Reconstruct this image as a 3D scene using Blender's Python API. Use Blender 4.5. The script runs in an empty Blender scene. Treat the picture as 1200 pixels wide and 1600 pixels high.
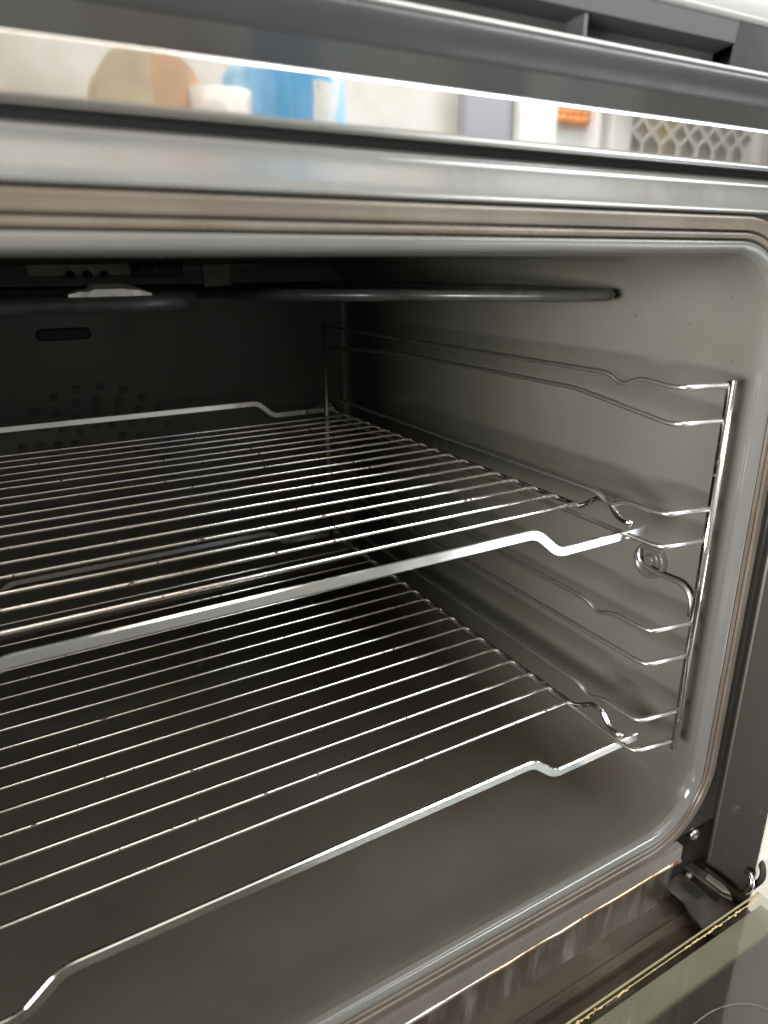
import bpy, bmesh, math, random
from mathutils import Vector, Matrix
random.seed(7)
S = bpy.context.scene
C = S.collection

# ------------------------------------------------------------------ camera
cd = bpy.data.cameras.new('camera'); cam = bpy.data.objects.new('camera', cd); C.objects.link(cam)
S.camera = cam
right = Vector((0.86974263, -0.49345757, -0.00688359))
down = Vector((-0.17133553, -0.2888476, -0.94191889))
fwd = Vector((0.4628087, 0.82040642, -0.33576988))
m = Matrix((right, -down, -fwd)).transposed().to_4x4()
m.translation = Vector((-0.35836, -0.24378, 0.33051))
cam.matrix_world = m
cd.sensor_fit = 'VERTICAL'; cd.sensor_height = 24.0; cd.sensor_width = 18.0
cd.lens = 1086.35 / 1600 * 24.0
cd.clip_start = 0.005; cd.clip_end = 50
cd.dof.use_dof = True; cd.dof.focus_distance = 0.49; cd.dof.aperture_fstop = 5.6

# ------------------------------------------------------------------ light
W = bpy.data.worlds.new('World'); S.world = W; W.use_nodes = True
W.node_tree.nodes['Background'].inputs[0].default_value = (1.0, 0.97, 0.92, 1)
W.node_tree.nodes['Background'].inputs[1].default_value = 0.27

def area(name, loc, target, sx, sy, power, col):
    l = bpy.data.lights.new(name, 'AREA'); l.shape = 'RECTANGLE'; l.size = sx; l.size_y = sy
    l.energy = power; l.color = col
    o = bpy.data.objects.new(name, l); C.objects.link(o); o.location = loc
    d = (Vector(target) - Vector(loc)).normalized()
    o.rotation_euler = d.to_track_quat('-Z', 'Y').to_euler()
    return o
area('window_daylight', (0.62, -1.24, 1.10), (0.0, 0.1, 0.2), 2.0, 0.55, 72, (0.92, 0.97, 1.0))
area('low_bar_fill', (1.02, -1.20, -0.46), (0.0, 0.0, 0.05), 1.3, 0.6, 11, (0.90, 0.96, 1.0))  # added low fill lamp, brightens the faces of the shelf bars
sd = area('side_daylight', (-1.35, -0.40, 0.33), (0.03, 0.08, 0.42), 0.62, 0.36, 7.2, (1.0, 0.985, 0.93))
sd.data.spread = math.radians(60)
area('wall_fill', (0.10, -0.55, 1.45), (0.6, -1.2, 0.15), 1.7, 0.35, 19, (1.0, 0.91, 0.81))  # added overhead fill, brightens the opposite wall and the left shelf wires

S.view_settings.view_transform = 'Standard'; S.view_settings.look = 'None'
S.view_settings.gamma = 1; S.view_settings.exposure = 0.0; S.view_settings.use_curve_mapping = False
S.render.engine = 'CYCLES'
S.cycles.use_denoising = True
S.cycles.max_bounces = 10; S.cycles.diffuse_bounces = 5; S.cycles.glossy_bounces = 6
S.cycles.transmission_bounces = 8; S.cycles.caustics_reflective = False
S.cycles.sample_clamp_indirect = 4.0

# ------------------------------------------------------------------ materials
def mat(name, col, rough=0.4, metal=0.0, col2=None, cscale=30, cdet=4, cpos=(0.4, 0.65), rvar=0.0, rscale=40,
        bump=0.0, bscale=400, spec=0.5, coat=0.0, stretch=(1, 1, 1), trans=0.0, ior=1.45, spots=None, vary=False):
    M = bpy.data.materials.new(name); M.use_nodes = True
    nt = M.node_tree; N = nt.nodes; L = nt.links
    b = N['Principled BSDF']
    b.inputs['Base Color'].default_value = (*col, 1); b.inputs['Roughness'].default_value = rough
    b.inputs['Metallic'].default_value = metal; b.inputs['Specular IOR Level'].default_value = spec
    b.inputs['Coat Weight'].default_value = coat; b.inputs['Coat Roughness'].default_value = 0.06
    b.inputs['Transmission Weight'].default_value = trans; b.inputs['IOR'].default_value = ior
    tc = N.new('ShaderNodeTexCoord'); mp = N.new('ShaderNodeMapping'); mp.inputs['Scale'].default_value = stretch
    L.new(tc.outputs['Object'], mp.inputs['Vector'])
    if vary:      # each copy carries its own marks
        oi = N.new('ShaderNodeObjectInfo'); sc_ = N.new('ShaderNodeMath'); sc_.operation = 'MULTIPLY'; sc_.inputs[1].default_value = 37.0
        L.new(oi.outputs['Random'], sc_.inputs[0]); L.new(sc_.outputs[0], mp.inputs['Location'])
    def noise(sc, det=4, ro=0.55):
        n = N.new('ShaderNodeTexNoise'); n.inputs['Scale'].default_value = sc
        n.inputs['Detail'].default_value = det; n.inputs['Roughness'].default_value = ro
        L.new(mp.outputs['Vector'], n.inputs['Vector']); return n.outputs['Fac']
    def ramp(src, a, bb, c0=(0, 0, 0, 1), c1=(1, 1, 1, 1)):
        r = N.new('ShaderNodeValToRGB'); r.color_ramp.elements[0].position = a; r.color_ramp.elements[1].position = bb
        r.color_ramp.elements[0].color = c0; r.color_ramp.elements[1].color = c1
        L.new(src, r.inputs['Fac']); return r.outputs['Color']
    cur = None
    if col2 is not None:
        cur = ramp(noise(cscale, cdet), cpos[0], cpos[1], (*col, 1), (*col2, 1))
        L.new(cur, b.inputs['Base Color'])
    if spots is not None:      # (colour, scale, threshold)
        f = ramp(noise(spots[1], 3, 0.6), spots[2], spots[2] + 0.03)
        mx = N.new('ShaderNodeMix'); mx.data_type = 'RGBA'
        L.new(f, mx.inputs['Factor'])
        if cur is not None: L.new(cur, mx.inputs[6])
        else: mx.inputs[6].default_value = (*col, 1)
        mx.inputs[7].default_value = (*spots[0], 1)
        L.new(mx.outputs[2], b.inputs['Base Color'])
        if metal > 0:
            inv = N.new('ShaderNodeMath'); inv.operation = 'MULTIPLY_ADD'
            inv.inputs[1].default_value = -metal; inv.inputs[2].default_value = metal
            L.new(f, inv.inputs[0]); L.new(inv.outputs[0], b.inputs['Metallic'])
    if rvar:
        mr = N.new('ShaderNodeMapRange'); mr.inputs['From Min'].default_value = 0.3; mr.inputs['From Max'].default_value = 0.7
        mr.inputs['To Min'].default_value = max(0.02, rough - rvar); mr.inputs['To Max'].default_value = rough + rvar
        L.new(noise(rscale, 5), mr.inputs['Value']); L.new(mr.outputs[0], b.inputs['Roughness'])
    if bump:
        bp = N.new('ShaderNodeBump'); bp.inputs['Strength'].default_value = bump; bp.inputs['Distance'].default_value = 0.001
        L.new(noise(bscale, 3), bp.inputs['Height']); L.new(bp.outputs[0], b.inputs['Normal'])
    return M

M = {}
M['enamel'] = mat('grey enamel', (0.090, 0.0855, 0.0735), 0.21, col2=(0.113, 0.107, 0.094), cscale=11, cdet=7, cpos=(0.3, 0.7), rvar=0.07, rscale=14,
                  bump=0.10, bscale=240, spots=((0.025, 0.021, 0.018), 260, 0.715))
def floor_tint(Mt, col, z0, z1):  # blends in a browner, darker colour towards the cavity floor
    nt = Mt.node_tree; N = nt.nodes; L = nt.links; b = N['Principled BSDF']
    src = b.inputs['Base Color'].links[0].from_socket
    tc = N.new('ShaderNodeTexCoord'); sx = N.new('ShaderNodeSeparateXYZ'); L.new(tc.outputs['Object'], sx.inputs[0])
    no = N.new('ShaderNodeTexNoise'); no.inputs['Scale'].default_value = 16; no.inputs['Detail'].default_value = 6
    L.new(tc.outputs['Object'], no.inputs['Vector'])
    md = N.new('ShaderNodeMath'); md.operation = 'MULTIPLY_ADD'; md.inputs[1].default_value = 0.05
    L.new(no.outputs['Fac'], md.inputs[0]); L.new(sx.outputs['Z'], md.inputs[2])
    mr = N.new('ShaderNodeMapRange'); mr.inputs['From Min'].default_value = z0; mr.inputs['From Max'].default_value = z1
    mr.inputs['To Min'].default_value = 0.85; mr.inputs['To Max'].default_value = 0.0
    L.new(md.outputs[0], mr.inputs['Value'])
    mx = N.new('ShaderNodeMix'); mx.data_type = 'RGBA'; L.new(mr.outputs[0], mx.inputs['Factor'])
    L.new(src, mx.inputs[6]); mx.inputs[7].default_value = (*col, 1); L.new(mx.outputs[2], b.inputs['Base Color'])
floor_tint(M['enamel'], (0.063, 0.0525, 0.0425), -0.025, 0.02)
M['rear'] = mat('sooty black enamel', (0.095, 0.091, 0.085), 0.42, col2=(0.155, 0.147, 0.135), cscale=9, cdet=6, cpos=(0.45, 0.75), rvar=0.1, rscale=12)
M['rim'] = mat('glossy grey enamel', (0.115, 0.114, 0.107), 0.09, col2=(0.128, 0.126, 0.118), cscale=20, rvar=0.04, bump=0.03, bscale=200)
M['gasket'] = mat('browned seal', (0.085, 0.067, 0.050), 0.3, col2=(0.11, 0.091, 0.071), cscale=25, rvar=0.1, stretch=(1, 1, 1))
M['rib'] = mat('rib with mirrored brown', (0.100, 0.082, 0.064), 0.3, 0.1, col2=(0.135, 0.115, 0.092), cscale=18, rvar=0.06)  # brown of the mirrored surroundings is put into the base colour
M['fascia'] = mat('silver painted steel', (0.46, 0.46, 0.455), 0.17, 0.75, rvar=0.07, rscale=60, bump=0.10, bscale=60, stretch=(1, 1, 1))
M['flange'] = mat('grey steel', (0.24, 0.215, 0.19), 0.3, 0.4, rvar=0.08, rscale=50, bump=0.05, bscale=200)
M['flange_edge'] = mat('rust flecked edge', (0.66, 0.62, 0.57), 0.3, 0.8, col2=(0.42, 0.27, 0.16), cscale=7, cdet=2, cpos=(0.42, 0.58), spots=((0.17, 0.065, 0.028), 60, 0.585), bump=0.25, bscale=250)
M['chrome'] = mat('polished steel strip', (0.82, 0.82, 0.82), 0.026, 1.0, rvar=0.015, rscale=45, bump=0.026, bscale=34, stretch=(1, 1, 0.6))
M['chrome_edge'] = mat('satin steel edge', (0.75, 0.75, 0.74), 0.22, 1.0)
M['black_glass'] = mat('dark glass', (0.03, 0.03, 0.03), 0.08, coat=0.3, spec=0.6)
M['panel'] = mat('dark grey panel', (0.03, 0.03, 0.03), 0.33, rvar=0.06, bump=0.08, bscale=900)
M['recess'] = mat('recess grey', (0.05, 0.05, 0.05), 0.5)
M['silver'] = mat('silver bead', (0.5, 0.5, 0.49), 0.32, 0.5)
M['wire'] = mat('chromed wire', (0.86, 0.85, 0.83), 0.09, 1.0, col2=(0.66, 0.58, 0.50), cscale=9, cpos=(0.45, 0.75), rvar=0.03, rscale=50, spots=((0.06, 0.038, 0.03), 200, 0.645), vary=True)
M['bar'] = mat('chromed flat bar', (0.82, 0.83, 0.83), 0.12, 1.0, rvar=0.05, rscale=60, spots=((0.10, 0.07, 0.05), 150, 0.74))
M['rack'] = mat('rack wire', (0.62, 0.60, 0.57), 0.36, 1.0)
M['element'] = mat('heating element', (0.045, 0.045, 0.044), 0.34, 0.2, col2=(0.075, 0.074, 0.072), cscale=60, rvar=0.08)
M['bracket'] = mat('blackened bracket', (0.05, 0.047, 0.042), 0.45, 0.3, col2=(0.10, 0.09, 0.075), cscale=60)
M['ceramic'] = mat('chalky white residue', (0.90, 0.88, 0.83), 0.8, col2=(0.75, 0.71, 0.64), cscale=180, cpos=(0.5, 0.7), bump=0.6, bscale=300)
M['hole'] = mat('punched hole', (0.078, 0.075, 0.071), 0.6)
M['dark'] = mat('black void', (0.012, 0.012, 0.012), 0.6)
M['strip'] = mat('grey beige strip', (0.30, 0.28, 0.25), 0.5)
M['column'] = mat('dark glossy enamel', (0.050, 0.045, 0.041), 0.11, rvar=0.06, rscale=25, spec=0.6)
M['trough'] = mat('blotchy steel trough', (0.085, 0.066, 0.050), 0.34, 0.5, col2=(0.21, 0.165, 0.12), cscale=20, cdet=5, cpos=(0.45, 0.75), rvar=0.1, stretch=(0.6, 2.0, 1))  # tan blotches stand in for soft reflections on the steel
M['skirt'] = mat('drip stained skirt', (0.075, 0.058, 0.043), 0.35, 0.4, col2=(0.19, 0.175, 0.155), cscale=110, cdet=4, cpos=(0.48, 0.7), rvar=0.1, stretch=(1, 1, 0.12))
M['hinge'] = mat('worn hinge steel', (0.075, 0.068, 0.06), 0.4, 0.6, col2=(0.15, 0.132, 0.112), cscale=60, rvar=0.1)
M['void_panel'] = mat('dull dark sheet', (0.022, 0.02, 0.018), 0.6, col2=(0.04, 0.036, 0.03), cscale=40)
M['cup'] = mat('fixing cup enamel', (0.065, 0.063, 0.056), 0.25)
M['cream'] = mat('cream panel', (0.66, 0.62, 0.54), 0.5, col2=(0.70, 0.66, 0.58), cscale=30)
M['frit'] = mat('printed glass border', (0.07, 0.06, 0.06), 0.14, rvar=0.05)
def glass_mat():
    G = bpy.data.materials.new('green tinted glass'); G.use_nodes = True; nt = G.node_tree; N = nt.nodes; L = nt.links
    N.remove(N['Principled BSDF']); out = N['Material Output']
    tr = N.new('ShaderNodeBsdfTransparent'); tr.inputs[0].default_value = (0.84, 0.845, 0.80, 1)
    gl = N.new('ShaderNodeBsdfGlossy'); gl.inputs['Roughness'].default_value = 0.05
    fr0 = N.new('ShaderNodeFresnel'); fr0.inputs[0].default_value = 1.6
    ge = N.new('ShaderNodeNewGeometry'); fr = N.new('ShaderNodeMath'); fr.operation = 'MULTIPLY'; iv = N.new('ShaderNodeMath'); iv.operation = 'SUBTRACT'; iv.inputs[0].default_value = 1
    L.new(ge.outputs['Backfacing'], iv.inputs[1]); L.new(fr0.outputs[0], fr.inputs[0]); L.new(iv.outputs[0], fr.inputs[1])
    mx = N.new('ShaderNodeMixShader'); L.new(fr.outputs[0], mx.inputs[0]); L.new(tr.outputs[0], mx.inputs[1]); L.new(gl.outputs[0], mx.inputs[2])
    L.new(mx.outputs[0], out.inputs['Surface']); return G
M['glass'] = glass_mat()
M['liner'] = mat('grey green liner', (0.27, 0.255, 0.215), 0.4, col2=(0.31, 0.29, 0.25), cscale=20)
M['glass_edge'] = mat('golden glass edge', (0.75, 0.66, 0.42), 0.18, 0.6, bump=0.3, bscale=300)
M['crumb'] = mat('baked on grease', (0.55, 0.42, 0.2), 0.3, bump=0.5, bscale=500)

# ------------------------------------------------------------------ helpers
def link(name, me, mt, parent=None, smooth=True):
    if smooth:
        for p in me.polygons: p.use_smooth = True
    o = bpy.data.objects.new(name, me); C.objects.link(o)
    if mt is not None and not me.materials: me.materials.append(M[mt] if isinstance(mt, str) else mt)
    if parent is not None: o.parent = parent
    return o
def thing(name, label, cat, group=None):
    o = bpy.data.objects.new(name, None); C.objects.link(o); o.empty_display_size = 0.02
    o['label'] = label; o['category'] = cat; o['kind'] = 'thing'
    if group: o['group'] = group
    return o
def mesh(v, f):
    me = bpy.data.meshes.new('m'); me.from_pydata([tuple(x) for x in v], [], f); me.update()
    bm = bmesh.new(); bm.from_mesh(me); bmesh.ops.recalc_face_normals(bm, faces=bm.faces); bm.to_mesh(me); bm.free()
    return me
def fillet(pts, r, n=5):
    pts = [Vector(p) for p in pts]; out = [pts[0]]
    for i in range(1, len(pts) - 1):
        a, b, c = pts[i - 1], pts[i], pts[i + 1]
        da, dc = (a - b), (c - b)
        k = min(r, da.length * 0.48, dc.length * 0.48)
        p0 = b + da.normalized() * k; p1 = b + dc.normalized() * k
        for j in range(n + 1):
            t = j / n
            out.append(p0 * (1 - t) ** 2 + b * 2 * t * (1 - t) + p1 * t * t)
    out.append(pts[-1]); return out
def sweep(path, prof, up=(0, 0, 1), caps=True):
    """prof: list of (a,b) in frame (side, up') swept along path."""
    path = [Vector(p) for p in path]; n = len(prof); v = []; f = []
    up = Vector(up)
    for i, p in enumerate(path):
        t = (path[min(i + 1, len(path) - 1)] - path[max(i - 1, 0)]).normalized()
        if i == 0:
            u = up - t * up.dot(t)
            if u.length < 1e-4: u = Vector((0, 1, 0)) - t * t.y
        else:
            u = prev - t * prev.dot(t)
        u.normalize(); prev = u; s = t.cross(u)
        for a, b in prof: v.append(p + s * a + u * b)
    for i in range(len(path) - 1):
        for j in range(n):
            k = (j + 1) % n
            f.append((i * n + j, i * n + k, (i + 1) * n + k, (i + 1) * n + j))
    if caps: f.append(tuple(range(n))); f.append(tuple((len(path) - 1) * n + j for j in range(n)))
    return mesh(v, f)
def circ(r, n=10): return [(r * math.cos(2 * math.pi * i / n), r * math.sin(2 * math.pi * i / n)) for i in range(n)]
def rrect(w, h, r, n=3):
    out = []
    for cx, cy, a0 in ((w / 2 - r, h / 2 - r, 0), (-w / 2 + r, h / 2 - r, 90), (-w / 2 + r, -h / 2 + r, 180), (w / 2 - r, -h / 2 + r, 270)):
        for i in range(n + 1):
            a = math.radians(a0 + 90 * i / n); out.append((cx + r * math.cos(a), cy + r * math.sin(a)))
    return out
def tube(name, path, r, mt, parent, n=10): return link(name, sweep(path, circ(r, n)), mt, parent)
def box(name, lo, hi, mt, parent, bev=0.0008, seg=2):
    bm = bmesh.new(); bmesh.ops.create_cube(bm, size=1)
    for v in bm.verts: v.co = Vector([lo[i] + (v.co[i] + 0.5) * (hi[i] - lo[i]) for i in range(3)])
    if bev: bmesh.ops.bevel(bm, geom=bm.edges[:], offset=bev, segments=seg, profile=0.5, affect='EDGES')
    me = bpy.data.meshes.new('m'); bm.to_mesh(me); bm.free()
    o = link(name, me, mt, parent, smooth=False); return o
def extrude_x(name, prof, x0, x1, mt, parent, nx=2, smooth=True, closed=False):
    v = []; f = []; n = len(prof)
    for i in range(nx):
        x = x0 + (x1 - x0) * i / (nx - 1)
        for y, z in prof: v.append((x, y, z))
    for i in range(nx - 1):
        for j in range(n if closed else n - 1):
            k = (j + 1) % n
            f.append((i * n + j, i * n + k, (i + 1) * n + k, (i + 1) * n + j))
    if closed: f.append(tuple(range(n))); f.append(tuple((nx - 1) * n + j for j in range(n)))
    return link(name, mesh(v, f), mt, parent, smooth)
def smooth_prof(pts, it=2):
    for _ in range(it):
        out = [pts[0]]
        for i in range(len(pts) - 1):
            a, b = pts[i], pts[i + 1]
            if i > 0: out.append((a[0] * .75 + b[0] * .25, a[1] * .75 + b[1] * .25))
            if i < len(pts) - 2: out.append((a[0] * .25 + b[0] * .75, a[1] * .25 + b[1] * .75))
        out.append(pts[-1]); pts = out
    return pts
def by_angle(o, ang=35):
    me = o.data
    for p in me.polygons: p.use_smooth = True
    me.set_sharp_from_angle(angle=math.radians(ang)); return o

# opening contour: right x, left x, bottom z, top z
XR, XL, ZB, ZT, RC = 0.020, -0.498, -0.040, 0.333, 0.040
def contour(rc=RC, n=10):
    out = []
    for cx, cz, a0 in ((XR - rc, ZT - rc, 0), (XL + rc, ZT - rc, 90), (XL + rc, ZB + rc, 180), (XR - rc, ZB + rc, 270)):
        for i in range(n + 1):
            a = math.radians(a0 + 90 * i / n); out.append((cx + rc * math.cos(a), cz + rc * math.sin(a), math.cos(a), math.sin(a)))
    return out
def ring(name, prof, mt, parent, n=10):
    ct = contour(n=n); v = []; f = []; N_ = len(ct); P = len(prof)
    for (x, z, nx, nz) in ct:
        for s, y in prof: v.append((x + nx * s, y, z + nz * s))
    for i in range(N_):
        k = (i + 1) % N_
        for j in range(P - 1):
            f.append((i * P + j, i * P + j + 1, k * P + j + 1, k * P + j))
    return link(name, mesh(v, f), mt, parent)

# ------------------------------------------------------------------ surroundings seen only as reflections and at the right edge
def struct(o): o['kind'] = 'structure'; return o
struct(box('floor', (-2.5, -1.5, -0.95), (2.6, -0.09, -0.9), mat('pale floor', (0.48, 0.46, 0.43), 0.4, col2=(0.52, 0.50, 0.47), cscale=6), None, 0))

WY = -1.30
struct(box('wall', (-2.5, WY - 0.1, -0.9), (2.6, WY, 1.7), mat('off white plaster', (0.52, 0.49, 0.44), 0.7, col2=(0.66, 0.64, 0.60), cscale=7, cdet=6, cpos=(0.35, 0.6)), None, 0))
def solo(o, label, cat): o['kind'] = 'thing'; o['label'] = label; o['category'] = cat; return o
sb = thing('sideboard', 'pale grey sideboard by the wall opposite the oven', 'sideboard')
box('cupboard', (-1.2, WY + 0.002, -0.9), (0.32, -0.84, 0.33), mat('pale grey paint', (0.55, 0.57, 0.58), 0.45, col2=(0.6, 0.61, 0.62), cscale=5), sb, 0.004)
box('worktop', (-1.22, WY + 0.002, 0.3305), (0.34, -0.82, 0.36), mat('pale worktop', (0.62, 0.58, 0.52), 0.3), sb, 0.004)
for x in (-0.9, -0.45, 0.0): box('door', (x - 0.2, -0.8395, -0.8), (x + 0.2, -0.829, 0.30), mat('pale door', (0.6, 0.61, 0.62), 0.4), sb, 0.002)
# blue jug, mirrored in the polished strip
def lathe(name, prof, loc, mt, parent=None, n=32):
    v = []; f = []
    for r, z in prof:
        for i in range(n):
            a = 2 * math.pi * i / n; v.append((loc[0] + r * math.cos(a), loc[1] + r * math.sin(a), loc[2] + z))
    for k in range(len(prof) - 1):
        for i in range(n):
            j = (i + 1) % n; f.append((k * n + i, k * n + j, (k + 1) * n + j, (k + 1) * n + i))
    return link(name, mesh(v, f), mt, parent)
jug = thing('water_jug', 'glossy blue plastic jug mirrored in the polished strip above the oven', 'jug')
lathe('body', [(0.001, 0.0), (0.085, 0.0), (0.092, 0.01), (0.092, 0.225), (0.088, 0.238), (0.05, 0.245), (0.001, 0.245)], (0.108, -0.93, 0.3605), mat('blue plastic', (0.16, 0.48, 0.88), 0.12, col2=(0.40, 0.68, 0.93), cscale=22, cdet=6, stretch=(1, 1, 0.15)), jug)
lathe('lid', [(0.001, 0.2455), (0.045, 0.2455), (0.048, 0.250), (0.045, 0.262), (0.001, 0.264)], (0.108, -0.93, 0.3605), mat('blue grey lid', (0.40, 0.48, 0.58), 0.3), jug)
def jug_highlight():  # pale patch paints a white highlight onto the blue body
    v = []; f = []; n = 12
    for z in (0.02, 0.10, 0.18, 0.218):
        for i in range(n + 1):
            a = math.radians(56 + 30 * i / n); v.append((0.108 + 0.0926 * math.cos(a), -0.93 + 0.0926 * math.sin(a), 0.3605 + z))
    for k in range(3):
        for i in range(n): f.append((k * (n + 1) + i, k * (n + 1) + i + 1, (k + 1) * (n + 1) + i + 1, (k + 1) * (n + 1) + i))
    return link('label', mesh(v, f), mat('white jug highlight', (0.86, 0.89, 0.90), 0.4, col2=(0.55, 0.70, 0.84), cscale=40, cpos=(0.5, 0.62)), jug)
jug_highlight()
# rounded crock: cream half and peach half
def dome(name, a0, a1, cx, y0, y1, z0, zc, hw, hh, mt, parent):
    n = 16; pts = [(cx + hw * math.cos(math.radians(a0 + (a1 - a0) * i / n)), zc + hh * math.sin(math.radians(a0 + (a1 - a0) * i / n))) for i in range(n + 1)]
    pts = [(pts[0][0], z0)] + pts + [(pts[-1][0], z0)]
    v = [(x, y0, z) for x, z in pts] + [(x, y1, z) for x, z in pts]; m_ = len(pts)
    f = [(i, (i + 1) % m_, m_ + (i + 1) % m_, m_ + i) for i in range(m_)] + [tuple(range(m_)), tuple(range(m_, 2 * m_))]
    return link(name, mesh(v, f), mt, parent, smooth=False)
bb = thing('rounded_placeholder', 'rounded cream and peach crock mirrored left of the blue jug', 'placeholder')  # stand-in form for a mirrored shape that is not identified
dome('side', 179.9, 90.5, -0.1036, -0.94, -0.86, 0.3605, 0.545, 0.072, 0.058, mat('cream surface', (0.80, 0.70, 0.52), 0.5, col2=(0.70, 0.60, 0.45), cscale=30), bb)
dome('front', 90.0, 0.1, -0.1034, -0.945, -0.865, 0.3605, 0.548, 0.066, 0.054, mat('peach surface', (0.86, 0.58, 0.38), 0.45, col2=(0.74, 0.52, 0.38), cscale=26, cdet=6), bb)
bowl = lathe('vase', [(0.001, 0), (0.024, 0), (0.03, 0.06), (0.042, 0.13), (0.045, 0.195), (0.043, 0.195), (0.03, 0.07), (0.001, 0.06)], (-0.012, -0.87, 0.3605), mat('white glaze', (0.8, 0.79, 0.77), 0.25))
solo(bowl, 'small white vase mirrored between the peach crock and the blue jug', 'vase')
# fridge-like grey door panel and window on the opposite wall
solo(box('wall_panel', (0.69, WY + 0.002, 0.1), (0.825, WY + 0.03, 1.4), mat('lilac grey panel', (0.36, 0.36, 0.40), 0.35), None, 0.004), 'narrow lilac grey wall panel mirrored left of the white window frame', 'panel')
win = thing('window', 'white framed window with a cream wavy grille mirrored in the polished strip', 'window')
wp = mat('white paint', (0.84, 0.83, 0.80), 0.4)
for x0, x1 in ((0.838, 0.955), (1.085, 1.105), (1.14, 1.215), (1.745, 1.80)): box('post', (x0, WY + 0.001, 0.25), (x1, WY + 0.045, 1.4), wp, win, 0.004)
for z0, z1 in ((0.25, 0.30), (1.35, 1.40)): box('rail', (0.838, WY + 0.0015, z0), (1.80, WY + 0.044, z1), wp, win, 0.004)
box('pane', (0.95, WY + 0.003, 0.30), (1.145, WY + 0.006, 1.35), mat('pane with pale view', (0.70, 0.72, 0.74), 0.12), win, 0)
box('pane', (1.21, WY + 0.003, 0.30), (1.75, WY + 0.006, 1.35), mat('pane with grey view', (0.46, 0.47, 0.46), 0.15, col2=(0.70, 0.57, 0.33), cscale=4, cpos=(0.5, 0.56)), win, 0)
lat = mat('cream grille', (0.92, 0.90, 0.83), 0.4)
px, pz = 0.0735, 0.080
for k in range(8):
    for sg in (1, -1):
        pts = []
        for i in range(49):
            z = 0.45 + 0.45 * i / 48
            pts.append((1.246 + k * px + sg * 0.5 * px * math.cos(math.pi * (z - 0.62) / pz) * 0.98, WY + 0.018 + 0.003 * sg, z))
        link('grille_bar', sweep(pts, rrect(0.006, 0.0125, 0.002, 1), up=(1, 0, 0)), lat, win)
roof = thing('tiled_roof', 'orange tiled roof seen through the mirrored window', 'roof')
rt = mat('orange clay', (0.72, 0.26, 0.08), 0.6, col2=(0.85, 0.42, 0.16), cscale=40)
for r in range(4):
    for c in range(5):
        o = lathe('tile', [(0.001, 0), (0.012, 0.0), (0.014, 0.016), (0.001, 0.017)], (0.975 + c * 0.0235, WY + 0.012, 0.660 + r * 0.014), rt, roof, 10)

# ------------------------------------------------------------------ the oven
oven = thing('oven', 'open built-in oven with grey enamel cavity and polished steel strip above it', 'oven')
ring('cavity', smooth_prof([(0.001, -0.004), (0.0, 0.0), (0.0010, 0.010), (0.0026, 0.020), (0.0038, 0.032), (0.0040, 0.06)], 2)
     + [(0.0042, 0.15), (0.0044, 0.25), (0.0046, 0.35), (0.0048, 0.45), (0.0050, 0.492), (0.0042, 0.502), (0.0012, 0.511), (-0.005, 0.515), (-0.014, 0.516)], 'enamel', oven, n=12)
rim = ring('cavity_rim', smooth_prof([(0.0010, -0.0025), (0.0012, -0.0050), (0.0022, -0.0080), (0.0045, -0.0096), (0.0068, -0.0100), (0.0075, -0.0085), (0.0076, -0.003)], 3), 'rim', oven, n=16)
ring('door_seal', smooth_prof([(0.0077, -0.003), (0.0079, -0.0096), (0.0088, -0.0106), (0.0105, -0.0106), (0.0112, -0.0096), (0.0114, -0.004)], 2), 'gasket', oven, n=16)
ring('frame_band', smooth_prof([(0.0116, -0.004), (0.0118, -0.0102), (0.0126, -0.0112), (0.0150, -0.0110), (0.0178, -0.0112), (0.0186, -0.0102), (0.0188, -0.004)], 2), 'rib', oven, n=16)

# rear panel with its slot and fan grille holes
def rear_panel():
    bm = bmesh.new()
    x0, x1, z0, z1, y = XL + 0.008, XR - 0.006, ZB + 0.006, ZT - 0.006, 0.5145
    nx, nz = 24, 18
    vs = [[bm.verts.new((x0 + (x1 - x0) * i / nx, y, z0 + (z1 - z0) * j / nz)) for j in range(nz + 1)] for i in range(nx + 1)]
    for i in range(nx):
        for j in range(nz): bm.faces.new((vs[i][j], vs[i + 1][j], vs[i + 1][j + 1], vs[i][j + 1]))
    me = bpy.data.meshes.new('m'); bm.to_mesh(me); bm.free()
    return link('rear_panel', me, 'rear', oven)
rp = rear_panel()
def slot(name, cx, cz, w, h, y, dep, mt, parent):
    pr = rrect(w, h, h * 0.49, 5); v = []; f = []; n = len(pr)
    for a, b in pr: v.append((cx + a, y, cz + b))
    for a, b in pr: v.append((cx + a * 0.93, y + dep, cz + b * 0.8))
    for j in range(n):
        k = (j + 1) % n; f.append((j, k, n + k, n + j))
    f.append(tuple(range(n, 2 * n)))
    return link(name, mesh(v, f), mt, parent, smooth=False)
slot('vent_slot', -0.2866, 0.2685, 0.050, 0.0115, 0.5135, -0.0018, 'dark', rp)
for a in range(4):
    for k in range(6 + 2 * a):
        t = math.radians(-25 + 200 * k / (5 + 2 * a)); r = 0.024 + 0.016 * a
        slot('grille_hole', -0.268 + r * math.cos(t), 0.158 + r * math.sin(t) * 0.8, 0.0085, 0.007, 0.5135, -0.0008, 'hole', rp)

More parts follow.
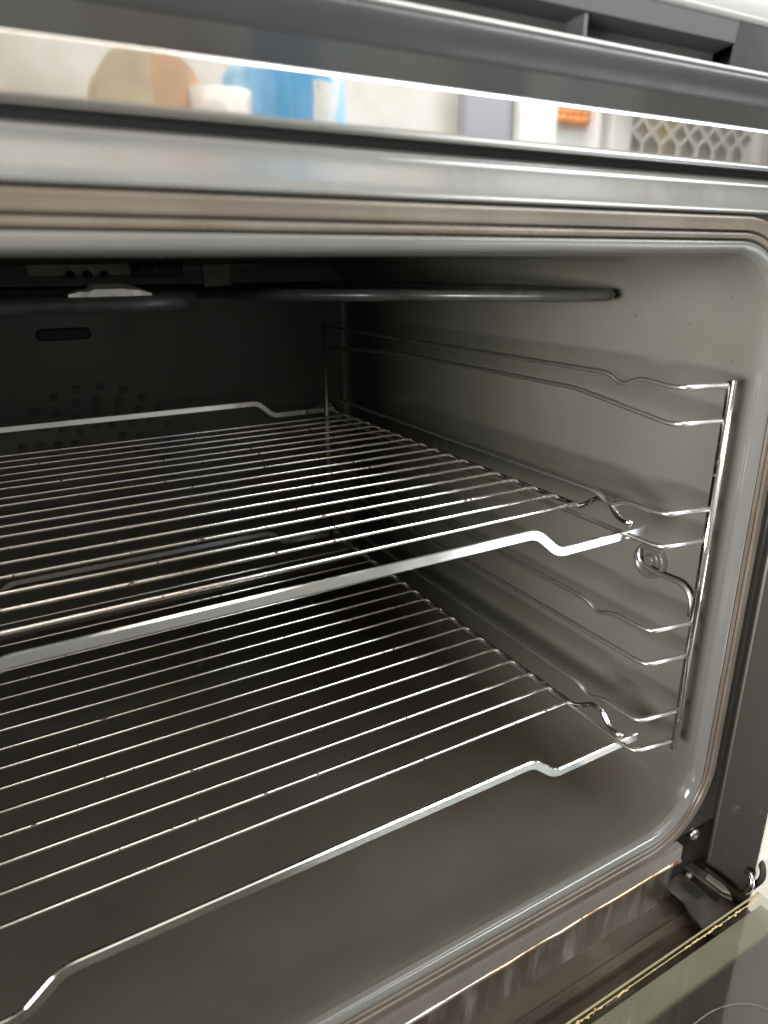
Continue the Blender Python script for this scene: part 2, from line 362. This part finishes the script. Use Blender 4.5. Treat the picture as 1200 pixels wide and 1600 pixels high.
# outer frame: fascia above, flange below, dark columns at the sides
fas = extrude_x('fascia', smooth_prof([(-0.006, 0.3525), (-0.0112, 0.3525), (-0.0118, 0.356), (-0.0118, 0.3640), (-0.0126, 0.3655), (-0.0126, 0.3672), (-0.0104, 0.3684), (-0.002, 0.3686)], 2), -0.60, 0.0800, 'fascia', oven, nx=30)
extrude_x('flange', [(-0.006, -0.0612), (-0.0115, -0.0612), (-0.0115, -0.0728)], -0.56, 0.0150, 'flange', oven, nx=2, smooth=False)
edge = tube('flange_edge', [(-0.56 + 0.575 * i / 40, -0.0107 + 0.0004 * math.sin(i * 1.7), -0.0742 + 0.0003 * math.sin(i * 2.3)) for i in range(41)], 0.0017, 'flange_edge', oven, 8)
extrude_x('lower_skirt', [(-0.0085, -0.0745), (-0.007, -0.082), (-0.005, -0.108), (-0.004, -0.15)], -0.56, 0.0150, 'skirt', oven, nx=2)
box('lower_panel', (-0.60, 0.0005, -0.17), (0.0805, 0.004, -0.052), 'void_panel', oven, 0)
def back_frame():
    # flat sheet around the ribs, filling to the columns
    ct = contour(n=12); v = []; f = []
    N_ = len(ct)
    for (x, z, nx, nz) in ct:
        v.append((x + nx * 0.0186, -0.0045, z + nz * 0.0186))
        ox = 0.064 if nx > 0 else (-0.56 if nx < 0 else x)
        v.append((max(-0.56, min(0.064, x + nx * 0.2)), -0.0045, max(-0.0612, min(0.3535, z + nz * 0.2))))
    for i in range(N_):
        k = (i + 1) % N_; f.append((2 * i, 2 * i + 1, 2 * k + 1, 2 * k))
    return link('front_frame', mesh(v, f), 'column', oven, smooth=False)
back_frame()
# right column: fold line, side cheek and cream edge
box('side_cheek', (0.0600, -0.0400, -0.15), (0.0630, -0.0040, 0.372), 'column', oven, 0.0006)
tube('column_fold', [(0.0597, -0.0068, -0.10), (0.0597, -0.0068, 0.352)], 0.0011, 'flange', oven, 6)
box('column_edge', (0.0604, -0.0412, -0.15), (0.0800, -0.0402, 0.372), 'cream', oven, 0)

cab = thing('cabinet', 'cream cabinet panel beside the dark oven column at the right edge', 'cabinet')
box('side_panel', (0.0812, -0.0380, -0.90), (0.1000, 0.50, 0.90), 'cream', cab, 0.001)
box('front_panel', (0.1003, -0.0360, -0.90), (0.70, -0.0180, 0.90), 'cream', cab, 0.002)
# control panel: strip, dark glass, grey visor, bead and recess
cp = bpy.data.objects.new('control_panel', None); C.objects.link(cp); cp.parent = oven
X0, X1 = -0.62, 0.0800
extrude_x('polished_strip', [(-0.0225, 0.3724), (-0.0225, 0.3852)], X0, X1, 'chrome', cp, nx=2, smooth=False)
extrude_x('strip_edge', smooth_prof([(-0.0205, 0.3702), (-0.0216, 0.3704), (-0.0224, 0.3714), (-0.0225, 0.3724)], 2), X0, X1, 'chrome_edge', cp)
extrude_x('underside', [(-0.0203, 0.3703), (-0.0100, 0.3706)], X0, X1, 'dark', cp, smooth=False)  # black colour stands in for the shadow gap below the strip
extrude_x('strip_edge', smooth_prof([(-0.0225, 0.3852), (-0.0224, 0.3858), (-0.0218, 0.3864), (-0.019, 0.3866)], 2), X0, X1, 'chrome_edge', cp)
extrude_x('dark_glass', [(-0.0190, 0.3864), (-0.0196, 0.3955)], X0, X1, 'black_glass', cp, smooth=False)
extrude_x('visor', smooth_prof([(-0.0192, 0.3950), (-0.0205, 0.3956), (-0.0225, 0.400), (-0.0235, 0.4055), (-0.022, 0.4062)], 2), X0, X1, 'panel', cp)
extrude_x('trim_bead', smooth_prof([(-0.0185, 0.4058), (-0.0235, 0.4058), (-0.0245, 0.4066), (-0.0235, 0.4076), (-0.0185, 0.4078)], 2), X0, X1, 'silver', cp)
extrude_x('recess', [(-0.0190, 0.4074), (-0.0105, 0.4076), (-0.0105, 0.4150), (-0.0205, 0.4168), (-0.0215, 0.424), (-0.02, 0.4252)], X0, -0.062, 'recess', cp, smooth=False)
box('recess_divider', (-0.147, -0.0205, 0.4078), (-0.1455, -0.0108, 0.4160), 'panel', cp, 0.0003)
extrude_x('panel_face', [(-0.0190, 0.4076), (-0.0200, 0.4160), (-0.0212, 0.4248)], -0.062, X1, 'panel', cp, smooth=False)
extrude_x('top_trim', smooth_prof([(-0.018, 0.4240), (-0.0228, 0.4252), (-0.024, 0.4275), (-0.024, 0.46), (0.02, 0.462)], 1), X0, X1, 'silver', cp)
# plain top closing off the recess between frame and panel
box('panel_body', (X0, -0.0008, 0.3670), (X1, 0.06, 0.4620), 'recess', cp, 0)

# grill elements under the cavity roof
def element(pts, r, rad=0.03):
    e = tube('grill_element', fillet(pts, rad, 8), r, 'element', oven, 12); return e
ZE = 0.3105
element([(-0.47, 0.190, 0.311), (-0.248, 0.190, 0.311), (-0.228, 0.256, 0.311), (-0.26, 0.320, 0.311), (-0.47, 0.320, 0.311)], 0.0056, 0.05)
element([(-0.46, 0.40, ZE), (-0.10, 0.33, ZE), (-0.062, 0.20, ZE), (-0.11, 0.184, ZE), (-0.17, 0.25, ZE), (-0.24, 0.36, ZE), (-0.46, 0.37, ZE)], 0.0042, 0.035)
element([(-0.46, 0.47, ZE), (-0.03, 0.45, ZE), (0.006, 0.30, ZE), (0.013, 0.094, ZE), (-0.03, 0.104, ZE), (-0.09, 0.165, ZE), (-0.2, 0.42, ZE)], 0.0038, 0.03)
br = box('element_bracket', (-0.1925, 0.345, 0.308), (-0.170, 0.349, 0.333), 'bracket', oven, 0.0006)
box('bracket_flange', (-0.196, 0.333, 0.3300), (-0.152, 0.352, 0.3312), 'bracket', br, 0.0002)
box('bracket_screw', (-0.1705, 0.3435, 0.3105), (-0.1685, 0.3475, 0.3155), 'rack', br, 0.0005)
bs = box('roof_strip', (-0.315, 0.42, 0.3235), (-0.235, 0.423, 0.3320), 'strip', oven, 0.0005)
for x in (-0.2833, -0.2698, -0.2565):
    o = tube('strip_knob', [(x, 0.4165, 0.3235), (x, 0.4205, 0.3235)], 0.0034, 'dark', bs, 10)
lh = tube('lamp_holder', [(-0.237, 0.40, 0.328), (-0.196, 0.40, 0.328)], 0.0062, 'bracket', oven, 14)
for k in range(5):
    tube('holder_ridge', [(-0.231 + k * 0.0075, 0.40, 0.328), (-0.228 + k * 0.0075, 0.40, 0.328)], 0.0068, 'bracket', lh, 14)

# white flaked residue lying on the inner element
def flake():
    pts = [(-0.3125, 0.0), (-0.306, 0.0025), (-0.3025, 0.0030), (-0.2985, 0.0052), (-0.286, 0.0056), (-0.279, 0.0046), (-0.274, 0.0028), (-0.2685, 0.0)]
    bm = bmesh.new(); rows = []
    for i, (x, h) in enumerate(pts):
        row = []
        for j in range(5):
            t = j / 4
            row.append(bm.verts.new((x + random.uniform(-.001, .001), 0.183 + 0.024 * t + random.uniform(-.002, .002), 0.3160 + h * 0.95 * math.sin(math.pi * (0.15 + 0.7 * t)) + random.uniform(-.0004, .0004))))
        for j in range(5):
            row.append(bm.verts.new((row[j].co.x, row[j].co.y, 0.3146)))
        rows.append(row)
    for i in range(len(rows) - 1):
        a, b = rows[i], rows[i + 1]
        for j in range(4):
            bm.faces.new((a[j], a[j + 1], b[j + 1], b[j])); bm.faces.new((a[5 + j], b[5 + j], b[6 + j], a[6 + j]))
        bm.faces.new((a[0], b[0], b[5], a[5])); bm.faces.new((a[4], a[9], b[9], b[4]))
    for row in (rows[0], rows[-1]):
        for j in range(4): bm.faces.new((row[j], row[j + 1], row[6 + j], row[5 + j]))
    bmesh.ops.recalc_face_normals(bm, faces=bm.faces)
    me = bpy.data.meshes.new('m'); bm.to_mesh(me); bm.free()
    o = link('residue_flake', me, 'ceramic', None, smooth=False)
    o['label'] = 'chalky white flake lying on the grill element under the oven roof'; o['category'] = 'residue'
    return o
flake()

# ------------------------------------------------------------------ door, lying open
door = bpy.data.objects.new('door', None); C.objects.link(door); door.parent = oven
ZD = -0.080
DX0, DX1 = -0.52, 0.0445
gl = box('glass', (DX0, -0.42, ZD - 0.004), (DX1, -0.0535, ZD), 'glass', door, 0.0004)
tube('glass_edge', [(DX0, -0.0532, ZD - 0.0008), (DX1, -0.0532, ZD - 0.0008)], 0.0007, 'glass_edge', door, 8)
box('glass_gasket', (DX0, -0.0564, ZD + 0.0001), (DX1 - 0.002, -0.0560, ZD + 0.0003), 'crumb', door, 0.00005)
def grease():
    v = []; f = []; rnd = random.Random(5)
    for k in range(150):
        x = rnd.uniform(-0.30, DX1 - 0.004) if rnd.random() < 0.5 else rnd.choice((-0.11, -0.02, 0.03)) + rnd.gauss(0, 0.014)
        if x > DX1 - 0.002: continue
        y = -0.0562 + rnd.gauss(0, 0.0004); r = rnd.uniform(0.0002, 0.0007) ; lx = r * rnd.uniform(1, 3)
        b0 = len(v)
        for j in range(3):
            for i in range(6):
                a = math.pi * i / 3; q = (1, 0.75, 0.15)[j]
                v.append((x + lx * q * math.cos(a), y + r * q * math.sin(a), ZD + 0.0001 + r * (0, 0.5, 0.8)[j]))
        for j in range(2):
            for i in range(6): f.append((b0 + j * 6 + i, b0 + j * 6 + (i + 1) % 6, b0 + j * 6 + 6 + (i + 1) % 6, b0 + j * 6 + 6 + i))
        f.append(tuple(b0 + 12 + i for i in range(6)))
    o = link('baked_grease', mesh(v, f), 'crumb', door); o['kind'] = 'stuff'; return o
grease()
box('printed_border', (DX0, -0.42, ZD - 0.0075), (DX1, -0.0750, ZD - 0.006), 'frit', door, 0)
box('door_liner', (DX0, -0.42, ZD - 0.0130), (DX1 + 0.002, -0.0555, ZD - 0.0105), 'liner', door, 0.0005)
tube('print_line', fillet([(-0.40, -0.0875, ZD - 0.0055), (-0.045, -0.0875, ZD - 0.0055), (-0.020, -0.100, ZD - 0.0055), (-0.015, -0.42, ZD - 0.0055)], 0.03, 10), 0.0005, 'flange', door, 6)
box('door_skin', (DX0 - 0.01, -0.43, -0.135), (DX1 + 0.012, -0.054, -0.110), 'column', door, 0.001)
# trough between cavity and door
extrude_x('door_trough', [(-0.004, -0.118), (-0.018, -0.120), (-0.020, -0.1165), (-0.026, -0.1165), (-0.028, -0.121), (-0.036, -0.121), (-0.038, -0.117), (-0.046, -0.117), (-0.048, -0.122), (-0.056, -0.122)], -0.56, 0.06, 'trough', oven, smooth=False)
# hinge
hg = bpy.data.objects.new('hinge', None); C.objects.link(hg); hg.parent = door
def strap(name, pts, z0, z1, mt, parent):
    n = len(pts); v = [(x, y, z1 if len(p) < 3 else z1 + p[2]) for p in pts for x, y in [p[:2]]] + [(p[0], p[1], z0) for p in pts]
    f = [tuple(range(n)), tuple(range(n, 2 * n))] + [(i, (i + 1) % n, n + (i + 1) % n, n + i) for i in range(n)]
    o = link(name, mesh(v, f), mt, parent, smooth=False)
    bv = o.modifiers.new('bevel', 'BEVEL'); bv.width = 0.0007; bv.segments = 2
    return o
strap('hinge_arm', [(0.016, 0.0), (0.036, 0.0), (0.0375, -0.012), (0.0365, -0.030), (0.030, -0.0505), (0.0125, -0.0505), (0.0105, -0.037), (0.0125, -0.026), (0.0165, -0.018)], -0.1095, -0.1072, 'hinge', hg)
strap('hinge_arm', [(0.0395, 0.0), (0.0475, 0.0), (0.0490, -0.020), (0.0475, -0.0345), (0.0435, -0.0375), (0.0405, -0.030)], -0.1050, -0.1022, 'hinge', hg)
strap('hinge_tongue', [(0.0420, -0.016), (0.0470, -0.015), (0.0480, -0.028), (0.0455, -0.035), (0.0425, -0.030)], -0.1020, -0.1000, 'flange', hg)
box('hinge_slot', (0.0270, -0.0230, -0.1070), (0.0330, -0.0090, -0.1066), 'dark', hg, 0.0002)
tube('hinge_pin', [(0.0365, -0.006, -0.1060), (0.0400, -0.006, -0.1060)], 0.0022, 'flange', hg, 10)
tube('hinge_hook', fillet([(0.050, -0.040, -0.098), (0.050, -0.046, -0.086), (0.053, -0.041, -0.079), (0.056, -0.036, -0.084)], 0.006, 5), 0.0018, 'wire', hg, 8)
tube('hinge_hook', fillet([(0.056, -0.040, -0.098), (0.060, -0.047, -0.082), (0.063, -0.042, -0.073), (0.067, -0.038, -0.080)], 0.008, 5), 0.0022, 'dark', hg, 8)
# column screws
def screw(x, y, z, r, parent):
    bm = bmesh.new(); n = 14; rings = [(r, 0), (r, -0.0008), (r * 0.8, -0.0018), (r * 0.45, -0.0024), (r * 0.4, -0.0012), (0.0001, -0.0012)]
    v = []; f = []
    for (rr, dy) in rings:
        for i in range(n):
            a = 2 * math.pi * i / n; v.append((x + rr * math.cos(a), y + dy, z + rr * math.sin(a)))
    for k in range(len(rings) - 1):
        for i in range(n):
            j = (i + 1) % n; f.append((k * n + i, k * n + j, (k + 1) * n + j, (k + 1) * n + i))
    return link('screw', mesh(v, f), 'rack', parent)
screw(0.0365, -0.0048, -0.0665, 0.0046, oven)

# ------------------------------------------------------------------ wire side racks
HZ = [0.2655, 0.2452, 0.1922, 0.1717, 0.1156, 0.0921, 0.0501, 0.0264]
XC = -0.2392
def mir(p, s): return p if s > 0 else (2 * XC - p[0], p[1], p[2])
def side_rack(s, label):
    t = thing('side_rack', label, 'oven rack')
    P = lambda L_: [mir(p, s) for p in L_]
    tube('upright', P([(0.0035, 0.0, 0.0200), (0.0030, 0.0, 0.2680)]), 0.0026, 'wire', t, 14)
    tube('upright', P([(-0.0342, 0.4600, 0.0200), (-0.0342, 0.4600, 0.2720)]), 0.0026, 'rack', t, 12)
    for i, h in enumerate(HZ):
        z = h
        zr = h + (0.0095 if i == 1 else 0.002 if i == 0 else 0.0)
        xr = -0.0300
        pts = [(0.0010, 0.001, z), (xr + 0.001, 0.0045, z + 0.0008)]
        if i == 1: pts += [(xr, 0.012, z), (xr, 0.085, zr)]
        elif i % 2 == 0:
            pts += [(xr, 0.012, z), (xr, 0.036, zr), (xr, 0.048, zr - 0.0062), (xr, 0.059, zr)]
        else: pts += [(xr, 0.012, z)]
        zb = HZ[i] if i else h + 0.002
        pts += [(xr, 0.30, zr), (xr, 0.466, zb)]
        tube('rail', P(fillet(pts, 0.0085, 5)), 0.00165, 'rack', t, 8)
    # fixing: cup washer, screw and hooked wire
    cup = slot_cup(mir((0.0238, 0.053, 0.1345), s), s, t)
    tube('fixing_wire', P(fillet([(0.020, 0.062, 0.1415), (0.0195, 0.060, 0.131), (0.019, 0.043, 0.1290), (0.018, 0.022, 0.1300), (0.0165, 0.0135, 0.1245), (0.0165, 0.0125, 0.111)], 0.010, 6)), 0.00175, 'rack', t, 8)
    return t
def slot_cup(c, s, t):
    n = 18; rings = [(0.0135, -0.0005), (0.0125, 0.004), (0.0105, 0.0045), (0.0095, 0.001), (0.006, 0.0005), (0.0045, 0.001), (0.0042, 0.0035), (0.003, 0.0045), (0.0001, 0.003)]
    v = []; f = []
    for r, d in rings:
        for i in range(n):
            a = 2 * math.pi * i / n; v.append((c[0] - s * d, c[1] + r * math.cos(a), c[2] + r * math.sin(a)))
    for k in range(len(rings) - 1):
        for i in range(n):
            j = (i + 1) % n; f.append((k * n + i, k * n + j, (k + 1) * n + j, (k + 1) * n + i))
    return link('fixing_cup', mesh(v, f), 'cup', t)
side_rack(1, 'chromed wire side rack with paired rails screwed to the right cavity wall')
side_rack(-1, 'chromed wire side rack on the left cavity wall, hidden beyond the frame')

# ------------------------------------------------------------------ wire shelves
XE, XLO, XHI, WS = -0.0117, -0.0863, -0.1042, 0.455
bar_prof = rrect(0.0024, 0.0060, 0.0005, 1)
wire_mesh = {}
def shelf(yf, z, nw, y_first, label, seed, tilt=0.0):
    t = thing('wire_shelf', label, 'oven shelf', 'wire shelves in the oven')
    rnd = random.Random(seed)
    h = 0.0154; zc = z - 0.0028
    def bar(y, nm):
        half = [(XE, y, zc), (XLO, y, zc), (XHI, y, zc + h)]
        other = [(2 * XC - p[0], p[1], p[2]) for p in reversed(half)]
        path = fillet(half + other, 0.006, 5)
        me = sweep(path, [(a, b) for a, b in bar_prof], up=(0, 0, 1))
        return by_angle(link(nm, me, 'bar', t), 40)
    bar(yf, 'front_bar'); yr = yf + 0.4572; bar(yr, 'rear_bar')
    xs = -0.0285; zs = z + 0.0032
    for s in (1, -1):
        pts = [(xs, yf - 0.0025, zs + 0.0012), (xs, yf + 0.0085, zs + 0.0018), (xs, yf + 0.0175, zs + 0.0115), (xs, yf + 0.0260, zs + 0.0105), (xs, yf + 0.0400, zs), (xs, yf + 0.05, zs),
               (xs, yr - 0.045, zs), (xs, yr - 0.030, zs + 0.008), (xs, yr - 0.018, zs + 0.008), (xs, yr - 0.008, zs + 0.0015), (xs, yr + 0.0025, zs + 0.0012)]
        tube('side_rod', [mir(p, s) for p in fillet(pts, 0.008, 5)], 0.0021, 'wire', t, 10)
    key = 'w'
    if key not in wire_mesh:
        a, b = -0.0285, 2 * XC + 0.0285
        pts = fillet([(a, 0, -0.0012), (a - 0.005, 0, 0.0022), (b + 0.005, 0, 0.0022), (b, 0, -0.0012)], 0.006, 3)
        k0 = pts[:-4]; pts2 = []
        for q in range(len(pts)): pts2.append(pts[q])
        wire_mesh[key] = sweep(pts2, circ(0.00132, 10)); wire_mesh[key].materials.append(M['wire'])
    for k in range(nw):
        o = link('wire', wire_mesh[key], None, t)
        o.location = (0, yf + y_first + k * 0.0211, zs + 0.0006)
        o.rotation_euler = (rnd.uniform(0, 6.28), 0, 0) if False else (0, rnd.uniform(-.0015, .0015), rnd.uniform(-.002, .002))
    return t
shelf(0.0324, 0.1741, 17, 0.0412, 'upper chromed wire shelf with a bright flat front bar', 1)
shelf(0.0195, 0.0252, 17, 0.0445, 'lower chromed wire shelf just above the oven floor', 2)
